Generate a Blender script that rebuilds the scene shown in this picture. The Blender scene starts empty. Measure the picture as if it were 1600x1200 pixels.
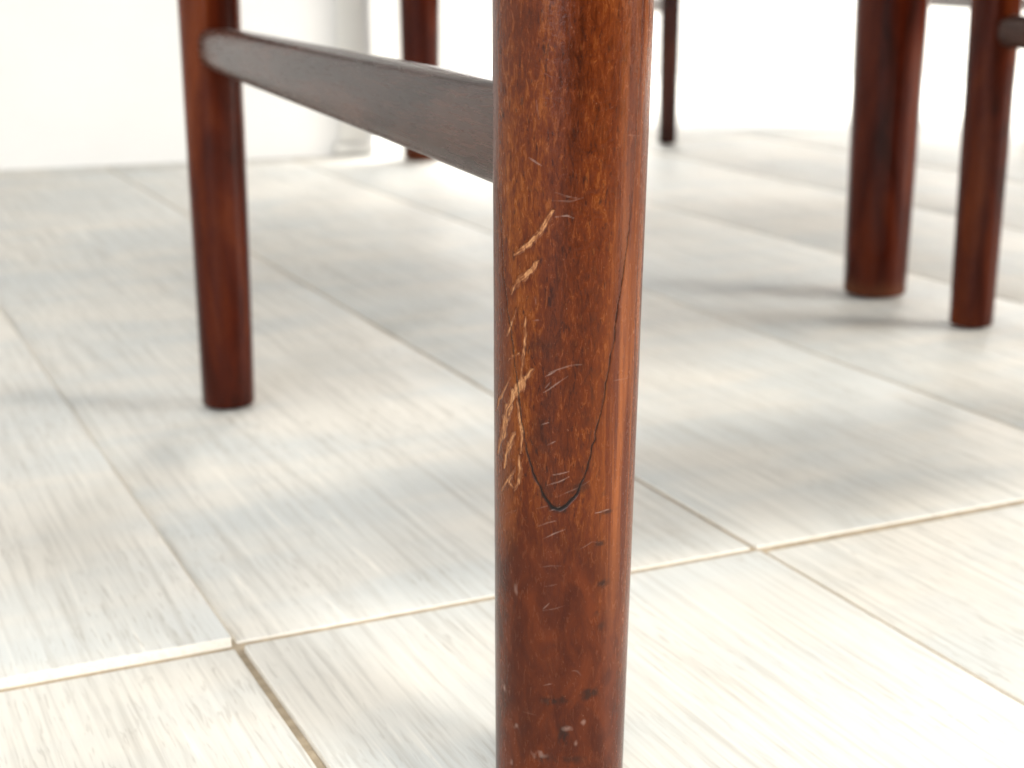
import bpy, bmesh, math, random
import numpy as np
from mathutils import Vector, Matrix
random.seed(7)
rng = np.random.default_rng(7)
SC = bpy.context.scene
COL = SC.collection
R = math.radians

# ------------------------------------------------------------------ camera, light, exposure
H = 0.2132                      # camera height above the tiles (m)
PITCH = R(15.2)
FPX = 2440.0                    # focal length in pixels of the 1600 px wide photograph
cam_d = bpy.data.cameras.new('camera')
cam = bpy.data.objects.new('camera', cam_d); COL.objects.link(cam)
cam.location = (0, 0, H)
cam.rotation_euler = (math.pi / 2 - PITCH, 0, 0)
cam_d.sensor_width = 36.0
cam_d.lens = FPX / 1600.0 * 36.0
cam_d.clip_start = 0.01; cam_d.clip_end = 100
cam_d.dof.use_dof = True
cam_d.dof.focus_distance = 0.362
cam_d.dof.aperture_fstop = 19.0
SC.camera = cam

world = bpy.data.worlds.new('World'); SC.world = world
world.use_nodes = True
wbg = world.node_tree.nodes['Background']
wbg.inputs[0].default_value = (0.90, 0.96, 1.0, 1); wbg.inputs[1].default_value = 0.07

def area(name, loc, target, size, size_y, watts, color):
    d = bpy.data.lights.new(name, 'AREA'); d.shape = 'RECTANGLE'
    d.size = size; d.size_y = size_y; d.energy = watts; d.color = color
    o = bpy.data.objects.new(name, d); COL.objects.link(o)
    o.location = loc
    o.rotation_euler = (Vector(target) - Vector(loc)).to_track_quat('-Z', 'Y').to_euler()
    return o
def spot(name, loc, target, watts, color, cone, blend, radius):
    d = bpy.data.lights.new(name, 'SPOT'); d.energy = watts; d.color = color
    d.spot_size = cone; d.spot_blend = blend; d.shadow_soft_size = radius
    o = bpy.data.objects.new(name, d); COL.objects.link(o); o.location = loc
    o.rotation_euler = (Vector(target) - Vector(loc)).to_track_quat('-Z', 'Y').to_euler()
    return o
spot('key_spot', (1.05, -0.62, 2.2), (0.37, 0.36, 0.0), 455, (1.0, 0.95, 0.86), R(29), 0.9, 0.19)  # unseen key from the right; spot cone added to leave the far left dim
area('window_light_right', (2.6, 0.50, 0.95), (0.3, 0.9, 0.0), 1.0, 0.9, 146, (1.0, 0.95, 0.87))
area('window_light_fill', (-0.95, -1.25, 0.85), (0.0, 0.5, 0.15), 0.26, 1.3, 23, (0.84, 0.91, 1.0))
area('wall_fill_low', (-0.5, -1.3, 0.5), (-0.2, 1.5, 0.3), 0.35, 0.7, 9, (0.90, 0.95, 1.0))  # unseen low fill, added to brighten the left wall
area('foreground_fill', (0.05, -0.30, 0.72), (0.12, 0.30, 0.0), 0.35, 0.30, 11, (1.0, 0.96, 0.89))  # unseen wash added above the foreground to brighten the near floor
area('far_floor_fill', (0.80, 2.45, 1.70), (0.80, 2.20, 0.0), 1.6, 0.8, 270, (1.0, 0.97, 0.92))  # unseen fill added to blow out the far floor
area('back_floor_fill', (0.55, 2.92, 0.62), (0.50, 1.98, 0.0), 1.5, 0.5, 13, (1.0, 0.98, 0.95))  # unseen low fill added to brighten the floor under the far chair
SC.view_settings.view_transform = 'Standard'
SC.view_settings.look = 'None'
SC.view_settings.exposure = -0.60
SC.view_settings.gamma = 1.0
SC.cycles.max_bounces = 8

# ------------------------------------------------------------------ helpers
PV = np.array([-0.4247, 0.9053]); CV = np.array([0.9053, 0.4247])   # plank direction, cross direction
ANG = math.atan2(CV[1], CV[0])

def wu(w, u):                    # floor point from cross / plank coordinates
    p = w * CV + u * PV
    return (float(p[0]), float(p[1]))

def ray(px, py):                 # viewing ray of a photograph pixel
    a = (px - 800) / FPX; b = (py - 600) / FPX
    d = np.array([a, math.cos(PITCH) - b * math.sin(PITCH), -math.sin(PITCH) - b * math.cos(PITCH)])
    return d / np.linalg.norm(d)

def ground(px, py):
    d = ray(px, py); t = H / -d[2]
    return (d[0] * t, d[1] * t)

def obj(name, me, mat=None, parent=None, loc=(0, 0, 0), rot=(0, 0, 0)):
    o = bpy.data.objects.new(name, me); COL.objects.link(o)
    o.parent = parent; o.location = loc; o.rotation_euler = rot
    if mat: 
        if len(me.materials) == 0: me.materials.append(mat)
    return o

def empty(name, loc, rotz=0):
    o = bpy.data.objects.new(name, None); COL.objects.link(o)
    o.location = loc; o.rotation_euler = (0, 0, rotz); o.empty_display_size = 0.1
    return o

def tag(o, label=None, cat=None, group=None, kind=None):
    if label: o['label'] = label
    if cat: o['category'] = cat
    if group: o['group'] = group
    if kind: o['kind'] = kind
    return o

def mesh_np(name, v, f, smooth=True):
    me = bpy.data.meshes.new(name)
    me.from_pydata([tuple(x) for x in v], [], [tuple(x) for x in f])
    me.validate(); me.update()
    if smooth: me.polygons.foreach_set('use_smooth', [True] * len(me.polygons))
    return me

def bevel_box(name, x0, x1, y0, y1, z0, z1, b=0.002, seg=2, smooth=True):
    bm = bmesh.new()
    bmesh.ops.create_cube(bm, size=1.0)
    for v in bm.verts:
        v.co = Vector(((x0 + x1) / 2 + v.co.x * (x1 - x0), (y0 + y1) / 2 + v.co.y * (y1 - y0), (z0 + z1) / 2 + v.co.z * (z1 - z0)))
    if b > 0:
        bmesh.ops.bevel(bm, geom=bm.edges[:], offset=b, segments=seg, affect='EDGES', profile=0.5)
    me = bpy.data.meshes.new(name); bm.to_mesh(me); bm.free()
    if smooth:
        me.polygons.foreach_set('use_smooth', [True] * len(me.polygons))
        try: me.set_sharp_from_angle(angle=R(50))
        except Exception: pass
    return me

def revolve(name, prof, n=48, bend=None):
    """prof: list of (r, z). closed at both ends. bend(z) -> (dx, dy)"""
    v = []; f = []
    for r, z in prof:
        dx, dy = bend(z) if bend else (0, 0)
        for k in range(n):
            a = 2 * math.pi * k / n
            v.append((r * math.cos(a) + dx, r * math.sin(a) + dy, z))
    for i in range(len(prof) - 1):
        for k in range(n):
            f.append((i * n + k, i * n + (k + 1) % n, (i + 1) * n + (k + 1) % n, (i + 1) * n + k))
    f.append(tuple(range(n - 1, -1, -1)))
    m = (len(prof) - 1) * n
    f.append(tuple(m + k for k in range(n)))
    me = mesh_np(name, v, f)
    try: me.set_sharp_from_angle(angle=R(60))
    except Exception: pass
    return me

def bar(name, p0, p1, thick, heights, rnd=0.0050, nseg=24):
    """rounded rectangular rail from p0 to p1; heights: list of (t, height)"""
    p0 = Vector(p0); p1 = Vector(p1)
    d = (p1 - p0); L = d.length; d.normalize()
    side = Vector((d.y, -d.x, 0)).normalized(); up = Vector((0, 0, 1))
    hx = [h[0] for h in heights]; hy = [h[1] for h in heights]
    v = []; f = []; ring = 0
    for i in range(nseg + 1):
        t = i / nseg
        c = p0 + d * (L * t); hh = float(np.interp(t, hx, hy)) / 2; tt = thick / 2
        pts = []
        for (sx, sz, a0) in ((1, 1, 0), (-1, 1, 90), (-1, -1, 180), (1, -1, 270)):
            for k in range(5):
                a = R(a0 + 90 * k / 4)
                pts.append((sx * (tt - rnd) + rnd * math.cos(a), sz * (hh - rnd) + rnd * math.sin(a)))
        ring = len(pts)
        for (a, b) in pts:
            q = c + side * a + up * b; v.append(tuple(q))
    for i in range(nseg):
        for k in range(ring):
            f.append((i * ring + k, (i + 1) * ring + k, (i + 1) * ring + (k + 1) % ring, i * ring + (k + 1) % ring))
    f.append(tuple(range(ring))); f.append(tuple(nseg * ring + k for k in range(ring - 1, -1, -1)))
    me = mesh_np(name, v, f)
    bm = bmesh.new(); bm.from_mesh(me); bmesh.ops.recalc_face_normals(bm, faces=bm.faces); bm.to_mesh(me); bm.free()
    try: me.set_sharp_from_angle(angle=R(60))
    except Exception: pass
    return me

# ------------------------------------------------------------------ node helpers
class NT:
    def __init__(self, name):
        self.m = bpy.data.materials.new(name); self.m.use_nodes = True
        self.t = self.m.node_tree; self.b = self.t.nodes['Principled BSDF']
    def n(self, typ, **kw):
        x = self.t.nodes.new(typ)
        for k, v in kw.items(): setattr(x, k, v)
        return x
    def l(self, a, b): self.t.links.new(a, b)
    def val(self, sock, v):
        if hasattr(v, 'is_linked') or isinstance(v, bpy.types.NodeSocket): self.l(v, sock)
        else: sock.default_value = v
    def coord(self, kind='Object'): return self.n('ShaderNodeTexCoord').outputs[kind]
    def mapping(self, vec, scale=(1, 1, 1), loc=(0, 0, 0), rot=(0, 0, 0)):
        m = self.n('ShaderNodeMapping'); self.l(vec, m.inputs[0])
        m.inputs['Scale'].default_value = scale; m.inputs['Location'].default_value = loc; m.inputs['Rotation'].default_value = rot
        return m.outputs[0]
    def noise(self, vec, scale=1, detail=3, rough=0.55, dist=0.0, out='Fac'):
        x = self.n('ShaderNodeTexNoise'); self.l(vec, x.inputs['Vector'])
        x.inputs['Scale'].default_value = scale; x.inputs['Detail'].default_value = detail
        x.inputs['Roughness'].default_value = rough; x.inputs['Distortion'].default_value = dist
        return x.outputs[out]
    def ramp(self, fac, a, b, lo=0.0, hi=1.0, smooth=True):
        x = self.n('ShaderNodeMapRange'); x.interpolation_type = 'SMOOTHSTEP' if smooth else 'LINEAR'
        self.l(fac, x.inputs['Value'])
        x.inputs['From Min'].default_value = a; x.inputs['From Max'].default_value = b
        x.inputs['To Min'].default_value = lo; x.inputs['To Max'].default_value = hi
        return x.outputs[0]
    def math(self, op, a, b=None):
        x = self.n('ShaderNodeMath', operation=op); self.val(x.inputs[0], a)
        if b is not None: self.val(x.inputs[1], b)
        return x.outputs[0]
    def mix(self, fac, a, b, mode='MIX'):
        x = self.n('ShaderNodeMix', data_type='RGBA', blend_type=mode)
        self.val(x.inputs[0], fac); self.val(x.inputs[6], a); self.val(x.inputs[7], b)
        return x.outputs[2]
    def bump(self, height, strength, dist, normal=None):
        x = self.n('ShaderNodeBump'); x.inputs['Strength'].default_value = strength; x.inputs['Distance'].default_value = dist
        self.l(height, x.inputs['Height'])
        if normal is not None: self.l(normal, x.inputs['Normal'])
        return x.outputs[0]
    def attr(self, name):
        return self.n('ShaderNodeAttribute', attribute_name=name).outputs['Fac']

def rgb(r, g, b): return (r, g, b, 1.0)

# ------------------------------------------------------------------ wood
def wood_mat(name, axis=2, dark=(0.040, 0.0095, 0.0040), mid=(0.105, 0.024, 0.0085), light=(0.190, 0.056, 0.017),
             rough=0.34, wear=False, inlay=False, dull=0.0, spec=0.34, calm=1.0, foot=0.0, al=1.0):
    N = NT(name); b = N.b
    co = N.coord('Object')
    oi = N.n('ShaderNodeObjectInfo')
    off = N.n('ShaderNodeVectorMath', operation='ADD'); N.l(co, off.inputs[0])
    sc = N.n('ShaderNodeVectorMath', operation='SCALE'); N.l(oi.outputs['Location'], sc.inputs[0]); sc.inputs['Scale'].default_value = 3.7
    N.l(sc.outputs[0], off.inputs[1]); co = off.outputs[0]
    def st(s, along):
        q = [s, s, s]; q[axis] = s * along; return tuple(q)
    figure = N.noise(N.mapping(co, st(55, 0.16)), 1, 4, 0.6, 0.6)          # broad bands along the grain
    mott = N.noise(N.mapping(co, st(900, 0.30 * al)), 1, 4, 0.68, 0.7)          # curly mottling
    fine = N.noise(N.mapping(co, st(1350, 0.24 * al)), 1, 3, 0.62, 0.5)          # pores
    fac = N.math('ADD', N.math('MULTIPLY', figure, 0.71 + 0.31 * (1 - min(calm, 1))), N.math('MULTIPLY', mott, 0.12 + 0.31 * min(calm, 1)))
    if inlay: fac = N.math('ADD', N.math('MULTIPLY', figure, 0.60), N.math('MULTIPLY', mott, 0.48))
    cr = N.n('ShaderNodeValToRGB'); N.l(fac, cr.inputs[0])
    e = cr.color_ramp.elements
    e[0].position = 0.36; e[0].color = (*dark, 1); e[1].position = 0.76; e[1].color = (*light, 1)
    m = cr.color_ramp.elements.new(0.55); m.color = (*mid, 1)
    c = cr.outputs[0]
    pore = N.ramp(fine, 0.57, 0.70)
    c = N.mix(N.math('MULTIPLY', pore, 0.80 * calm), c, rgb(0.018, 0.005, 0.003))
    fleck = N.ramp(fine, 0.40, 0.27)  # small orange flecks of the grain
    c = N.mix(N.math('MULTIPLY', fleck, 0.20 * calm), c, rgb(0.30, 0.10, 0.028))
    if dull > 0:
        film = N.noise(N.mapping(co, st(160, 0.35)), 1, 4, 0.65, 0.4)
        c = N.mix(N.ramp(film, 0.35, 0.75, dull * 0.5, dull), c, rgb(0.115, 0.10, 0.095))
    if foot > 0:
        sx = N.n('ShaderNodeSeparateXYZ'); N.l(N.coord('Object'), sx.inputs[0])
        edge = N.math('ADD', sx.outputs[2], N.math('MULTIPLY', figure, foot * 1.2))
        c = N.mix(N.ramp(edge, foot * 1.6, foot * 0.5, 0.0, 0.75), c, rgb(0.135, 0.046, 0.020))
    ro = N.ramp(mott, 0.3, 0.75, rough - 0.04 * calm, rough + 0.10 * calm)
    nb = N.bump(mott, 0.14 * calm, 0.0004)
    nb = N.bump(fine, 0.28 * calm, 0.00025, nb)
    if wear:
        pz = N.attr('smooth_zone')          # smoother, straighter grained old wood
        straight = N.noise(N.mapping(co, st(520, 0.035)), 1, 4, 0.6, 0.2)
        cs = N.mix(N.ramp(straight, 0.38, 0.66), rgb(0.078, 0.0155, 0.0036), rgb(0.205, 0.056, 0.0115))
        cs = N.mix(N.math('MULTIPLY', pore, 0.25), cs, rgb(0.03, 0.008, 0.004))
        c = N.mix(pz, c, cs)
        lower = N.attr('lower_zone')        # darker brown near the foot and along the left edge
        blot = N.noise(N.mapping(co, st(150, 0.5)), 1, 4, 0.6, 0.8)
        cl = N.mix(N.ramp(blot, 0.35, 0.70), rgb(0.042, 0.0070, 0.0020), rgb(0.088, 0.0170, 0.0040))
        cl = N.mix(N.math('MULTIPLY', N.ramp(mott, 0.45, 0.75), 0.35), cl, rgb(0.110, 0.026, 0.006))
        c = N.mix(lower, c, cl)
        stn_shade = N.math('MULTIPLY', N.attr('stain_shade'), N.ramp(N.noise(N.mapping(co, st(700, 0.6)), 1, 3, 0.6), 0.30, 0.55))  # stains, plus shade painted beside the gouges
        c = N.mix(stn_shade, c, rgb(0.016, 0.007, 0.005))
        dust = N.noise(N.mapping(co, st(2600, 0.55)), 1, 2, 0.5)
        c = N.mix(N.math('MULTIPLY', N.ramp(dust, 0.70, 0.78), 0.40), c, rgb(0.26, 0.135, 0.085))
        raw = N.noise(N.mapping(co, st(1500, 0.25)), 1, 3, 0.6, 0.5)
        s = N.attr('scratch')
        c = N.mix(N.ramp(s, 0.0, 0.75), c, N.mix(N.ramp(s, 0.15, 0.8), rgb(0.13, 0.034, 0.010), N.mix(N.ramp(raw, 0.35, 0.65), rgb(0.21, 0.078, 0.027), rgb(0.43, 0.215, 0.095))))
        sf = N.attr('fine_scratch')
        c = N.mix(sf, c, rgb(0.30, 0.20, 0.165))
        se = N.attr('seam')
        c = N.mix(se, c, rgb(0.008, 0.004, 0.003))
        ro = N.math('ADD', ro, N.math('MULTIPLY', s, 0.35))
        ro = N.math('ADD', ro, N.math('MULTIPLY', N.attr('seam'), 0.3))
        wr = N.noise(N.mapping(co, st(330, 1.25)), 1, 3, 0.55, 1.2)
        nb = N.bump(wr, 0.16 if inlay else 0.06, 0.0006, nb)
    N.l(c, b.inputs['Base Color']); N.l(ro, b.inputs['Roughness']); N.l(nb, b.inputs['Normal'])
    b.inputs['Specular IOR Level'].default_value = spec
    return N.m

WOOD_Z = wood_mat('mahogany_upright', 2, (0.012, 0.0016, 0.0008), (0.054, 0.0076, 0.0022), (0.120, 0.024, 0.0052), rough=0.15, spec=0.14, calm=0.12)
WOOD_T = wood_mat('mahogany_table_leg', 2, (0.011, 0.0015, 0.0008), (0.046, 0.0058, 0.0018), (0.105, 0.0175, 0.0042), rough=0.15, spec=0.14, calm=0.12, foot=0.016)
WOOD_DK = wood_mat('mahogany_dark', 2, (0.012, 0.003, 0.002), (0.030, 0.0065, 0.0032), (0.055, 0.013, 0.0055), rough=0.25, spec=0.2, calm=0.12)
WOOD_Y = wood_mat('mahogany_rail', 1, (0.006, 0.0026, 0.0022), (0.030, 0.0125, 0.0095), (0.075, 0.0310, 0.0200), rough=0.25, dull=0.02, spec=0.28, calm=0.60, al=0.12)
WOOD_X = wood_mat('mahogany_cross_rail', 0, (0.016, 0.0025, 0.0015), (0.052, 0.0080, 0.0030), (0.100, 0.021, 0.0060))
WOOD_WORN = wood_mat('mahogany_scratched', 2, dark=(0.015, 0.0024, 0.0008), mid=(0.078, 0.0140, 0.0028), light=(0.215, 0.060, 0.0090), wear=True, rough=0.21, spec=0.19)
WOOD_INLAY = wood_mat('mahogany_patch', 2, dark=(0.015, 0.0026, 0.0008), mid=(0.080, 0.0150, 0.0028), light=(0.225, 0.064, 0.0090), wear=True, inlay=True, rough=0.21, spec=0.19)

# ------------------------------------------------------------------ tile, grout, wall materials
def tile_mat():
    N = NT('wood_look_tile'); b = N.b
    oi = N.n('ShaderNodeObjectInfo')
    co = N.coord('Object')
    sh = N.n('ShaderNodeCombineXYZ')
    N.l(N.math('MULTIPLY', oi.outputs['Random'], 37.0), sh.inputs[0]); N.l(N.math('MULTIPLY', oi.outputs['Random'], 91.0), sh.inputs[1])
    ad = N.n('ShaderNodeVectorMath', operation='ADD'); N.l(co, ad.inputs[0]); N.l(sh.outputs[0], ad.inputs[1]); co = ad.outputs[0]
    broad = N.noise(N.mapping(co, (9, 5.5, 1)), 1, 3, 0.55, 0.5)
    band = N.noise(N.mapping(co, (7, 30, 1)), 1, 2, 0.5, 0.2)             # cross-cut bands of the print
    streak = N.noise(N.mapping(co, (330, 9, 1)), 1, 4, 0.65, 0.6)         # long grain
    tick = N.noise(N.mapping(co, (760, 62, 1)), 1, 2, 0.5, 0.7)          # short dark ticks
    sel = N.noise(N.mapping(co, (22, 8, 1)), 1, 2, 0.5)
    warm = rgb(0.630, 0.610, 0.562); cool = rgb(0.520, 0.541, 0.534)
    c = N.mix(N.ramp(N.math('ADD', N.math('MULTIPLY', broad, 0.55), N.math('MULTIPLY', band, 0.45)), 0.38, 0.62), cool, warm)
    c = N.mix(N.ramp(streak, 0.46, 0.72, 0, 0.62), c, rgb(0.39, 0.375, 0.345))
    c = N.mix(N.ramp(streak, 0.42, 0.28, 0, 0.5), c, rgb(0.80, 0.77, 0.70))
    tk = N.math('MULTIPLY', N.ramp(tick, 0.575, 0.66), N.ramp(sel, 0.36, 0.60, 0.06, 0.48))
    c = N.mix(tk, c, rgb(0.33, 0.31, 0.28))
    c = N.mix(1.0, c, oi.outputs['Color'], 'MULTIPLY')
    N.l(c, b.inputs['Base Color'])
    N.l(N.ramp(streak, 0.3, 0.7, 0.42, 0.56), b.inputs['Roughness'])
    nb = N.bump(tick, 0.30, 0.0006); nb = N.bump(streak, 0.2, 0.0008, nb)
    N.l(nb, b.inputs['Normal'])
    b.inputs['Specular IOR Level'].default_value = 0.4
    return N.m
TILE = tile_mat()

def plain(name, c0, c1, scale, rough, bstr=0.2, bdist=0.001):
    N = NT(name)
    co = N.coord('Object')
    nz = N.noise(co, scale, 4, 0.6)
    N.l(N.mix(N.ramp(nz, 0.3, 0.7), rgb(*c0), rgb(*c1)), N.b.inputs['Base Color'])
    N.b.inputs['Roughness'].default_value = rough
    N.l(N.bump(N.noise(co, scale * 3, 3), bstr, bdist), N.b.inputs['Normal'])
    return N.m
GROUT = plain('grout', (0.28, 0.23, 0.165), (0.40, 0.33, 0.24), 180, 0.9, 0.6, 0.001)
BODY = plain('tile_body', (0.66, 0.63, 0.57), (0.74, 0.71, 0.65), 300, 0.6, 0.3)
PLASTER = plain('white_plaster', (0.84, 0.84, 0.83), (0.87, 0.87, 0.86), 6, 0.75)
SKIRT = plain('white_skirting', (0.80, 0.80, 0.78), (0.83, 0.83, 0.81), 20, 0.45, 0.05)
CREAM = plain('cream_paint', (0.86, 0.845, 0.80), (0.87, 0.855, 0.815), 30, 0.45, 0.05)
CLOTH = plain('seat_fabric', (0.20, 0.19, 0.17), (0.27, 0.25, 0.22), 900, 0.95, 0.6)

# ------------------------------------------------------------------ floor: grout bed + individual tiles
W_A = 0.548 * H; U_C = 2.158 * H; TW = 0.2004; TL = 1.2
fx = bevel_box('floor', -3.2, 4.2, -2.4, 4.4, -0.06, -0.0017, 0)
floor = obj('floor', fx, GROUT, None, (0, 0, 0), (0, 0, ANG)); tag(floor, kind='structure')
def tile_mesh(name, gap, bv):
    me = bevel_box(name, -(TW - gap) / 2, (TW - gap) / 2, -(TL - gap) / 2, (TL - gap) / 2, -0.008, 0.0, bv, 3)
    me.materials.append(TILE); me.materials.append(BODY)
    for p in me.polygons:
        if p.normal.z < 0.55: p.material_index = 1
    return me
tm_std = tile_mesh('tile', 0.0028, 0.0006)
tm_far = tile_mesh('tile_eased', 0.0016, 0.0008)
tm_near = tile_mesh('tile_spaced', 0.0032, 0.0006)
for r in range(-1, 2):
    for k in range(-9, 14):
        w = W_A + (k + 0.5) * TW; u = U_C + (r + 0.5) * TL
        me = tm_std; dz = rng.uniform(-0.0003, 0.0003); du = 0.0
        if r == 0: me = tm_far if k < 1 else tm_std
        if r == -1: me = tm_near; du = -0.0034
        if r == 0 and k == -1: dz = 0.0020; du = -0.0004
        if r == -1 and k == -1: dz = 0.0
        if r == -1 and k == 0: dz = 0.0007
        if r == 0 and k == 0: dz = 0.0001; du = 0.0012
        if r == 0 and k == 1: dz = 0.0002
        if r == -1 and k == 1: dz = -0.0004
        if r == 0 and k >= 0: dz -= 0.0008
        t = obj('tile', me, TILE, floor, (w, u + du, dz), (0, 0, rng.uniform(-0.0005, 0.0005)))
        g_ = rng.uniform(0.93, 1.0); t.color = (g_, g_, g_, 1)
        if r == 0 and k == -1: t.color = (0.90, 0.90, 0.90, 1)  # tile darkened to stand in for weaker light on the left floor

# ------------------------------------------------------------------ walls
def wall_box(name, a, b, thick, h):
    a = Vector((a[0], a[1], 0)); b = Vector((b[0], b[1], 0)); L = (b - a).length
    o = obj(name, bevel_box(name, 0, L, 0, thick, -0.02, h, 0.002), PLASTER, None, a, (0, 0, math.atan2(b.y - a.y, b.x - a.x)))
    tag(o, kind='structure'); return o, L
g0 = Vector(ground(0, 266)); g1 = Vector(ground(525, 243.5))
dw = (g1 - g0).normalized()
wa = g0 - dw * 0.47; we = Vector(ground(585, 241))
lw, L = wall_box('wall_left', wa, we, 0.12, 2.6)
wall_box('wall_side', (-1.40, -2.3), (wa.x - 0.004, wa.y + 0.02), 0.12, 2.6)  # unseen; put in so the stretcher's near end reflects a dimmer surface
bw, L2 = wall_box('wall_back', (-1.2, 3.05), (3.2, 3.05), 0.12, 2.6)

obj('corner_trim', bevel_box('corner_trim', L - 0.040, L - 0.010, -0.0022, -0.0005, 0.016, 2.55, 0.0015), CREAM, lw)
obj('trim_block', bevel_box('trim_block', L - 0.047, L - 0.004, -0.005, -0.0005, 0.0012, 0.0155, 0.003), CREAM, lw)

# ------------------------------------------------------------------ legs
def leg_profile(d0, d1, top, chamfer=0.0012):
    rs = lambda z: (d0 + (d1 - d0) * min(z / 0.17, 2.2)) / 2
    out = [(rs(0) - chamfer * 1.6, 0.0), (rs(0) - chamfer * 0.5, chamfer * 0.35), (rs(0), chamfer * 1.4)]
    for k in range(1, 15):
        z = chamfer * 1.4 + (top - chamfer * 1.4) * k / 14
        out.append((rs(z), z))
    return out

# --- the scratched rear leg: dense surface, wear read off the photograph as marks on the cylinder
F_D0, F_D1 = 0.0324, 0.0358
def f_rad(z): return (F_D0 + (F_D1 - F_D0) * np.minimum(z / 0.17, 2.2)) / 2

def seg_dist(P, poly):
    """distance from points P (n,2) to a polyline, with the running parameter 0..1"""
    best = np.full(len(P), 1e9); par = np.zeros(len(P))
    seg = np.diff(poly, axis=0); ln = np.linalg.norm(seg, axis=1); cum = np.concatenate([[0], np.cumsum(ln)])
    for i in range(len(seg)):
        d = P - poly[i]; t = np.clip((d @ seg[i]) / max(ln[i] ** 2, 1e-18), 0, 1)
        q = d - t[:, None] * seg[i]; dd = np.hypot(q[:, 0], q[:, 1])
        m = dd < best; best[m] = dd[m]; par[m] = ((cum[i] + t * ln[i]) / cum[-1])[m]
    return best, par

def vnoise(x, y, seed):
    g = np.random.default_rng(seed).random((64, 64))
    xi = np.floor(x).astype(int); yi = np.floor(y).astype(int); fx_ = x - xi; fy_ = y - yi
    fx_ = fx_ * fx_ * (3 - 2 * fx_); fy_ = fy_ * fy_ * (3 - 2 * fy_)
    a = g[xi % 64, yi % 64]; b_ = g[(xi + 1) % 64, yi % 64]; c = g[xi % 64, (yi + 1) % 64]; d = g[(xi + 1) % 64, (yi + 1) % 64]
    return (a * (1 - fx_) + b_ * fx_) * (1 - fy_) + (c * (1 - fx_) + d * fx_) * fy_

SCR = [  # (pixel polyline, max width px, strength)
    ([(805, 404), (818, 392), (830, 382), (842, 368), (850, 355), (863, 334)], 7, 0.95),
    ([(800, 464), (804, 452), (814, 441), (825, 432), (835, 420), (843, 410)], 7, 0.9),
    ([(791, 528), (797, 514), (802, 502), (806, 486)], 3.2, 0.8),
    ([(821, 500), (820, 530), (818, 551), (815, 580), (812, 600)], 4, 0.85),
    ([(831, 580), (818, 598), (808, 610), (799, 627), (792, 645), (786, 670), (778, 712)], 10, 1.0),
    ([(822, 592), (806, 616), (797, 634)], 11, 1.0),
    ([(796, 596), (785, 620), (774, 647)], 5, 0.85),
    ([(806, 628), (811, 655), (815, 681), (814, 712)], 5, 0.9),
    ([(803, 679), (796, 697), (790, 715), (788, 733)], 9, 1.0),
    ([(800, 640), (792, 664), (786, 690)], 6, 0.9),
    ([(811, 716), (813, 736), (810, 757), (804, 770)], 5, 0.85),
    ([(805, 733), (796, 750), (783, 770)], 5, 0.9),
    ([(800, 742), (795, 756), (803, 768)], 4, 0.7),
    ([(811, 556), (800, 560), (792, 570)], 3, 0.6),
    ([(806, 800), (795, 803), (788, 808)], 3, 0.35),
]
FINE = [
    [(857, 588), (872, 582), (890, 576), (909, 573)], [(849, 617), (866, 606), (887, 593)], [(864, 746), (878, 743), (889, 740)],
    [(855, 763), (873, 757), (889, 748)], [(838, 800), (856, 795)], [(871, 781), (895, 770), (921, 756)], [(858, 803), (876, 796)],
    [(840, 826), (856, 820), (870, 817)], [(848, 846), (866, 837), (883, 830)], [(845, 890), (860, 888), (877, 889)],
    [(850, 919), (870, 916)], [(848, 957), (866, 954), (882, 949)], [(893, 1052), (902, 1053), (908, 1060)], [(848, 1075), (863, 1072)],
    [(817, 1115), (828, 1119), (840, 1122)], [(853, 592), (868, 584)], [(812, 905), (806, 925)], [(860, 316), (890, 318), (912, 313)],
    [(866, 305), (884, 311), (905, 315)], [(868, 343), (886, 341), (897, 345)], [(833, 505), (842, 504)], [(836, 468), (838, 480)],
    [(905, 862), (925, 850), (940, 852)], [(956, 600), (985, 592)], [(930, 805), (952, 800)], [(856, 700), (868, 694)], [(846, 668), (858, 664)],
    [(826, 250), (846, 262)], [(838, 160), (842, 190)], [(980, 215), (1000, 216)], [(852, 610), (860, 600)], [(848, 955), (858, 945)],
]
SEAM = [(779, 300), (784, 370), (787, 432), (794, 495), (801, 540), (804, 565), (809, 619), (814, 659), (822, 704), (833, 741), (850, 780), (862, 797),
        (873, 799), (885, 794), (901, 775), (913, 750), (921, 721), (935, 664), (947, 605), (957, 548), (964, 495), (972, 445), (980, 385), (986, 335), (991, 270), (996, 180), (1002, 90), (1006, -20)]
STAIN = [  # centre px, half width, half height, strength
    (945, 914, 11, 7, .9), (866, 1098, 17, 7, .9), (922, 1088, 15, 8, .9), (878, 1153, 9, 15, .9), (852, 1188, 22, 7, .7), (940, 981, 8, 6, .6),
    (950, 803, 14, 4, .8), (938, 853, 9, 4, .8), (906, 765, 14, 12, .7), (874, 799, 16, 6, 1.0), (932, 962, 5, 5, .6), (842, 545, 22, 14, .45),
    (790, 955, 9, 22, .45), (900, 1190, 20, 6, .6), (806, 862, 6, 5, .4), (842, 690, 14, 50, .35), (850, 772, 10, 16, .45)]
PALE = [(787, 1078, 7, 9), (845, 1183, 14, 8), (912, 1130, 5, 9), (885, 1142, 9, 5), (806, 1137, 8, 8), (900, 1166, 4, 7), (798, 1195, 10, 6), (975, 1205, 4, 10), (806, 924, 4, 10)]

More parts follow.
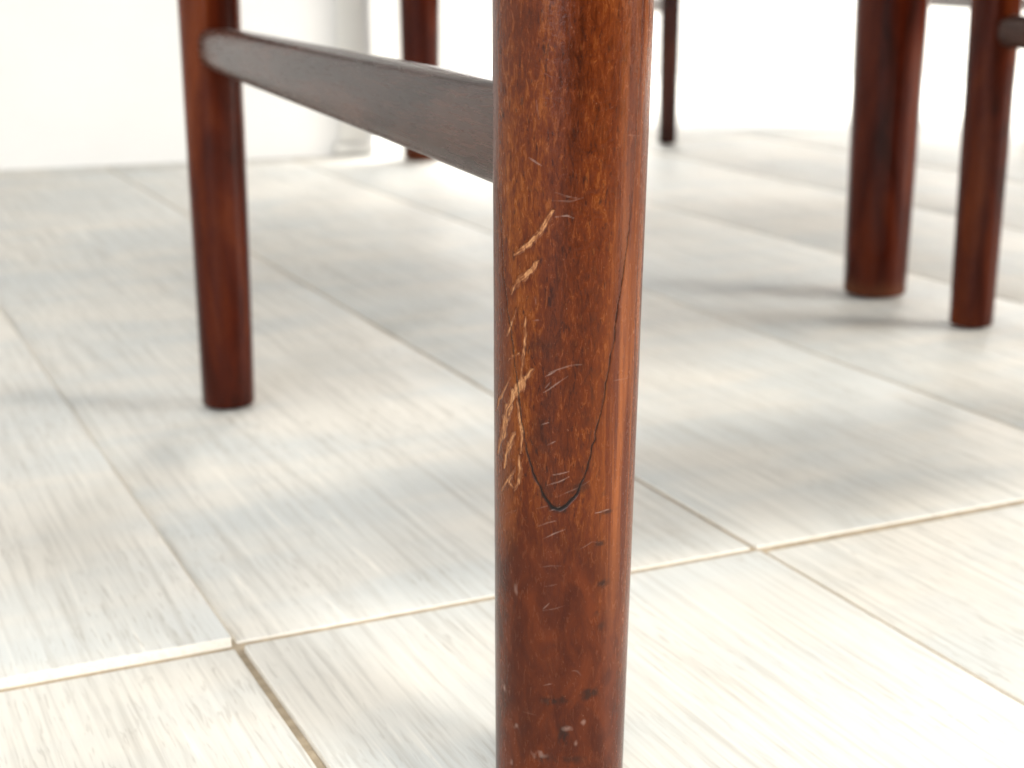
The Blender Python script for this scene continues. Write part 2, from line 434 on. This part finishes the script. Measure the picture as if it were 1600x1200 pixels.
def build_worn_leg(parent, base, world_base, lean):
    """base: local position in the chair; world_base: its floor point"""
    rotz = -ANG
    wb = np.array([world_base[0], world_base[1]])
    def to_surf(px, py):          # pixel -> (angle about the axis measured from -Y, z)
        d = ray(px, py); o = np.array([0, 0, H]); z = 0.1
        hit = None
        for _ in range(6):
            c = wb + np.array(lean) * (z / 0.2); r = float(f_rad(z))
            oc = o[:2] - c; a = d[:2] @ d[:2]; b2 = oc @ d[:2]; cc = oc @ oc - r * r
            disc = b2 * b2 - a * cc
            disc = max(disc, 0.0)
            t = (-b2 - math.sqrt(disc)) / a
            z = H + d[2] * t; hit = oc + d[:2] * t
        return math.atan2(hit[0], -hit[1]), z
    nf, nb_ = 300, 26
    th = np.concatenate([np.linspace(-R(108), R(108), nf), np.linspace(R(108), R(252), nb_ + 2)[1:-1]])
    zz = np.concatenate([[0.0, 0.0004, 0.0016], np.linspace(0.002, 0.218, 960), np.linspace(0.23, 0.44, 8)])
    T, Z = np.meshgrid(th, zz); n = len(th)
    rad = f_rad(Z).copy()
    rad[0] -= 0.002; rad[1] -= 0.0007
    tf = T.ravel(); zf = Z.ravel(); rm = 0.0172
    S = np.column_stack([tf * rm, zf])          # unrolled surface in metres
    act = np.where((tf < R(109)) & (zf > 0.001) & (zf < 0.225))[0]
    PX = 1.0 / FPX * 0.372                      # metres per photo pixel at the leg
    def poly_s(pts): return np.array([(lambda q: (q[0] * rm, q[1]))(to_surf(*p)) for p in pts])
    scr = np.zeros(len(tf)); fin = np.zeros(len(tf)); sea = np.zeros(len(tf)); sta_shade = np.zeros(len(tf))
    wob = lambda P, s, sd: (vnoise(P[:, 0] * s + 50, P[:, 1] * s + 50, sd) - 0.5)
    def near(pl, m):
        lo = pl.min(0) - m; hi = pl.max(0) + m
        P = S[act]; k = (P[:, 0] > lo[0]) & (P[:, 0] < hi[0]) & (P[:, 1] > lo[1]) & (P[:, 1] < hi[1])
        return act[k]
    for i, (pts, wd, st) in enumerate(SCR):
        pl = poly_s(pts); ix = near(pl, 0.004); P = S[ix].copy()
        P[:, 0] += wob(P, 500, i) * 0.0006; P[:, 1] += wob(P, 500, i + 40) * 0.0006
        d, t = seg_dist(P, pl)
        half = wd * PX * 0.70 * (0.25 + 0.75 * np.sin(np.pi * np.clip(t * 0.92 + 0.04, 0, 1)) ** 0.7) * (0.45 + 1.1 * vnoise(P[:, 0] * 1500 + 9, P[:, 1] * 700 + 9, i + 80))
        v = np.clip((half - d) / (0.7 * half + 0.00012) + 0.35, 0, 1) * st * (0.25 + 1.1 * vnoise(d * 7000 + 3, t * 9 + i, i + 160)) * (0.60 + 0.65 * vnoise(P[:, 0] * 3600 + 11, P[:, 1] * 1500 + 5, i + 120))
        scr[ix] = np.maximum(scr[ix], v)
        sta_shade[ix] = np.maximum(sta_shade[ix], np.clip(1 - (d - half) / 0.0006, 0, 1) * 0.28 * st)  # painted shadow rim along each gouge
    for i, pts in enumerate(FINE):
        pl = poly_s(pts); ix = near(pl, 0.002); P = S[ix].copy()
        P[:, 1] += wob(P, 250, i + 5) * 0.0004
        d, t = seg_dist(P, pl)
        half = 0.00013 * (0.35 + 0.65 * np.sin(np.pi * t))
        v = np.clip((half - d) / 0.00013 + 0.5, 0, 1) * rng.choice([0.35, 0.6, 0.9]) * (0.12 + 0.6 * vnoise(P[:, 0] * 1200 + 3, P[:, 1] * 900, i + 200))
        fin[ix] = np.maximum(fin[ix], v)
    for i, (x, y, a, b2) in enumerate(PALE):
        c = np.array(poly_s([(x, y)])[0]); ix = near(np.array([c]), 0.006); P = S[ix]
        q = np.hypot((P[:, 0] - c[0]) / (a * PX), (P[:, 1] - c[1]) / (b2 * PX)) + 1.5 * wob(P, 1100, i + 300)
        fin[ix] = np.maximum(fin[ix], np.clip(1.0 - q, 0, 1) * 0.35)
    sp = poly_s(SEAM)
    P = S[act].copy(); P[:, 0] += wob(P, 600, 71) * 0.0005; P[:, 1] += wob(P, 600, 72) * 0.0005
    d, t = seg_dist(P, sp)
    tip = np.exp(-((P[:, 1] - sp[12][1]) / 0.006) ** 2)
    half = 0.00005 + 0.00026 * tip + 0.00016 * vnoise(P[:, 1] * 500, P[:, 0] * 90 + 7, 61)
    fade = np.interp(P[:, 1], [0.075, 0.135, 0.165, 0.21], [1.0, 0.9, 0.42, 0.25])
    sea[act] = np.clip((half - d) / 0.00016 + 0.5, 0, 1) * fade
    soft = np.clip(1 - d / 0.0016, 0, 1) ** 2 * fade * 0.35
    sta_shade[act] = np.maximum(sta_shade[act], soft)
    for i, (x, y, a, b2, st) in enumerate(STAIN):
        c = np.array(poly_s([(x, y)])[0]); ix = near(np.array([c]), 0.012); P = S[ix]
        q = np.hypot((P[:, 0] - c[0]) / (a * PX), (P[:, 1] - c[1]) / (b2 * PX)) + 1.1 * wob(P, 800, i + 400)
        sta_shade[ix] = np.maximum(sta_shade[ix], np.clip(1.45 - q, 0, 1) * st * 0.9)
    # inside the tongue shaped patch (polygon test on the unrolled surface)
    poly = np.vstack([[[poly_s([(768, 300)])[0][0] - 0.004, 0.30]], [[sp[0][0], sp[0][1]]], sp, [[sp[-1][0], 0.30]]])
    poly = np.vstack([[[sp[0][0] - 0.001, 0.30]], sp, [[sp[-1][0], 0.30]]])
    inside = np.zeros(len(S), bool); j = len(poly) - 1
    for i in range(len(poly)):
        xi, yi = poly[i]; xj, yj = poly[j]
        c = ((yi > S[:, 1]) != (yj > S[:, 1])) & (S[:, 0] < (xj - xi) * (S[:, 1] - yi) / (yj - yi + 1e-15) + xi)
        inside ^= c; j = i
    inside &= (zf < 0.218)
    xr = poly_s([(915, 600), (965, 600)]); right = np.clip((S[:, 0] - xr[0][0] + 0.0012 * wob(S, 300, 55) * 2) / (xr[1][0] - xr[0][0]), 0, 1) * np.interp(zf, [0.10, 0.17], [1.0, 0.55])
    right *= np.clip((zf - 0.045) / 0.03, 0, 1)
    lower = np.clip((sp[12][1] + 0.004 - zf) / 0.02, 0, 1) * (1 - 0.6 * np.clip((S[:, 0] - 0.004) / 0.008, 0, 1) * np.clip((zf - 0.03) / 0.03, 0, 1))
    lower = np.maximum(lower, np.clip((-0.0125 - S[:, 0]) / 0.004, 0, 1) * 0.6)
    rf = rad.ravel()
    rf = rf - scr * 0.00018 - fin * 0.00005 - sea * 0.00022 + inside * 0.00006 * np.clip(1 - sea, 0, 1)
    rf = rf + 0.00005 * (vnoise(S[:, 0] * 180 + 30, S[:, 1] * 60 + 30, 99) - 0.5) * 2
    dx = lean[0] * zf / 0.2; dy = lean[1] * zf / 0.2
    X = rf * np.sin(tf) + dx; Y = -rf * np.cos(tf) + dy
    cz, sz = math.cos(rotz), math.sin(rotz)
    V = np.column_stack([X * cz - Y * sz, X * sz + Y * cz, zf])
    m = len(zz)
    i0 = (np.arange(m - 1)[:, None] * n + np.arange(n)[None, :]).ravel()
    i1 = (np.arange(m - 1)[:, None] * n + ((np.arange(n) + 1) % n)[None, :]).ravel()
    F = np.column_stack([i0, i1, i1 + n, i0 + n])
    fin_in = inside[F].all(1)
    attrs = dict(scratch=scr, fine_scratch=fin, seam=sea, stain_shade=sta_shade, smooth_zone=right * np.where(inside, 0.8, 1.0), lower_zone=lower * (~inside))
    def make(name, mask, caps):
        f = F[mask]; used = np.unique(f); rem = np.full(len(V), -1); rem[used] = np.arange(len(used))
        fl = rem[f]; vv = V[used]
        me = bpy.data.meshes.new(name)
        me.vertices.add(len(vv)); me.vertices.foreach_set('co', vv.ravel())
        faces = fl.ravel().tolist(); starts = list(range(0, len(fl) * 4, 4))
        if caps:
            starts.append(len(faces)); faces += [int(rem[k]) for k in range(n - 1, -1, -1)]
            starts.append(len(faces)); faces += [int(rem[(m - 1) * n + k]) for k in range(n)]
        me.loops.add(len(faces)); me.loops.foreach_set('vertex_index', faces)
        me.polygons.add(len(starts)); me.polygons.foreach_set('loop_start', starts)
        me.update(calc_edges=True); me.validate()
        me.polygons.foreach_set('use_smooth', [True] * len(me.polygons))
        for k, a in attrs.items():
            at = me.attributes.new(k, 'FLOAT', 'POINT'); at.data.foreach_set('value', a[used].astype(np.float32))
        return me
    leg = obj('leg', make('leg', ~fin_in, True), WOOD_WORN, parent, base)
    leg['label'] = 'thick near leg with pale gouges and a dark tongue shaped seam'
    il = obj('repair_inlay', make('repair_inlay', fin_in, False), WOOD_INLAY, leg)
    return leg

# ------------------------------------------------------------------ chairs
def chair(name, label, legs, d_front, d_rear, st_z, st_h, worn=False, group='dining chairs with turned legs', mats=None):
    """legs: dict of floor points fl, fr (front pair), rl, rr (rear pair, under the backrest), in world x, y.
       local x runs across the chair, local y from the rear legs to the front ones"""
    mz, my, mx = mats or (WOOD_Z, WOOD_Y, WOOD_X)
    P = {k: Vector((v[0], v[1])) for k, v in legs.items()}
    cen = (P['fl'] + P['fr'] + P['rl'] + P['rr']) / 4
    fwd = ((P['fl'] + P['fr']) / 2 - (P['rl'] + P['rr']) / 2)
    ang = math.atan2(fwd.y, fwd.x) - math.pi / 2
    if worn: ang = ANG
    t = empty(name, (cen.x, cen.y, 0.0006), ang)
    tag(t, label, 'chair', group)
    rot = Matrix.Rotation(-ang, 2)
    q = {k: rot @ (v - cen) for k, v in P.items()}
    zt = 0.40
    for k in ('fl', 'fr'):
        obj('leg', revolve('leg', leg_profile(*d_front, zt)), mz, t, (q[k].x, q[k].y, 0))
    for k in ('rl', 'rr'):
        if worn and k == 'rl':
            build_worn_leg(t, (q[k].x, q[k].y, 0), (P[k].x, P[k].y), (0.0017, 0.0))
        else:
            obj('leg', revolve('leg', leg_profile(*d_rear, zt)), mz, t, (q[k].x, q[k].y, 0))
        obj('back_post', revolve('back_post', [(0.0195, 0.441), (0.018, 0.6), (0.014, 0.80), (0.010, 0.812)], 32,
            lambda z: (0, -(max(z - 0.441, 0)) ** 2 * 0.75)), mz, t, (q[k].x, q[k].y, 0))
    for a, b in (('fl', 'rl'), ('fr', 'rr')):
        obj('stretcher', bar('stretcher', (q[a].x, q[a].y, st_z), (q[b].x, q[b].y, st_z - 0.003), 0.0165, st_h, 0.0058, 60), my, t)
        obj('side_rail', bar('side_rail', (q[a].x, q[a].y, 0.385), (q[b].x, q[b].y, 0.385), 0.022, [(0, 0.05), (1, 0.05)]), my, t)
    obj('front_rail', bar('front_rail', (q['fl'].x, q['fl'].y, 0.385), (q['fr'].x, q['fr'].y, 0.385), 0.022, [(0, 0.05), (1, 0.05)]), mx, t)
    obj('rear_rail', bar('rear_rail', (q['rl'].x, q['rl'].y, 0.318), (q['rr'].x, q['rr'].y, 0.318), 0.020, [(0, 0.15), (1, 0.15)]), mx, t)  # unseen; made deep and low to throw a shade band on the floor
    yf = max(q['fl'].y, q['fr'].y) + 0.018; yr = (q['rl'].y + q['rr'].y) / 2 + 0.098  # unseen seat cut short at the rear to leave a lit gap in its shadow
    obj('seat', bevel_box('seat', min(q['fl'].x, q['rl'].x) - 0.01, max(q['fr'].x, q['rr'].x) + 0.01, yr, yf, 0.411, 0.452, 0.015, 4), CLOTH, t)
    yb = (q['rl'].y + q['rr'].y) / 2
    obj('backrest', bar('backrest', (q['rl'].x, yb - 0.075, 0.745), (q['rr'].x, yb - 0.075, 0.745), 0.020, [(0, 0.09), (0.5, 0.12), (1, 0.09)]), mx, t)
    return t

ga = lambda w, u: wu(w * H, u * H)
near_chair = chair('dining_chair', 'near dark mahogany chair with a scratched and patched leg in the foreground',
    dict(fl=ga(0.889, 3.449), fr=ga(3.013, 3.358), rl=ga(0.773, 1.515), rr=ga(3.13, 1.43)),
    (0.0257, 0.0285), (F_D0, F_D1), 0.1735, [(0, 0.0150), (0.035, 0.0180), (0.09, 0.0196), (0.59, 0.0228), (1, 0.0262)], worn=True)
hx = np.array([0.873, 8.83]) * H
far_chair = chair('dining_chair', 'far dark chair with thin blurred leg against the white background, past the table',
    dict(fl=tuple(hx), fr=tuple(hx + np.array([2.15, 0.28]) * H), rl=tuple(hx + np.array([-0.25, 1.88]) * H), rr=tuple(hx + np.array([1.87, 2.16]) * H)),
    (0.0215, 0.0235), (0.024, 0.026), 0.160, [(0, 0.0165), (0.5, 0.020), (1, 0.0165)], mats=(WOOD_DK, WOOD_Y, WOOD_X))

# ------------------------------------------------------------------ table
tp = Vector(ground(1366, 458)); gp = Vector(ground(659, 248))
tc = Vector((CV[0], CV[1])) * (5.6 * H)
pts = [tp, gp, gp + tc, tp + tc]
cen = sum(pts, Vector((0, 0))) / 4
dv = (gp - tp).normalized(); ta = math.atan2(dv.y, dv.x) - math.pi / 2
table = empty('dining_table', (cen.x, cen.y, 0.0006), ta)
tag(table, 'dark mahogany dining table standing on thick round tapered legs behind the near chair', 'table')
rot = Matrix.Rotation(-ta, 2)
q = [rot @ (p - cen) for p in pts]
for p in q:
    obj('leg', revolve('leg', leg_profile(0.0405, 0.0450, 0.64, 0.0016), 56), WOOD_T, table, (p.x, p.y, 0))
for i in range(4):
    a, b = q[i], q[(i + 1) % 4]
    obj('apron', bar('apron', (a.x, a.y, 0.665), (b.x, b.y, 0.665), 0.022, [(0, 0.08), (1, 0.08)]), WOOD_Y if i % 2 == 0 else WOOD_X, table)
xs = [p.x for p in q]; ys = [p.y for p in q]
obj('tabletop', bevel_box('tabletop', min(xs) - 0.06, max(xs) + 0.06, min(ys) - 0.05, max(ys) + 0.05, 0.706, 0.732, 0.004, 3), WOOD_X, table)
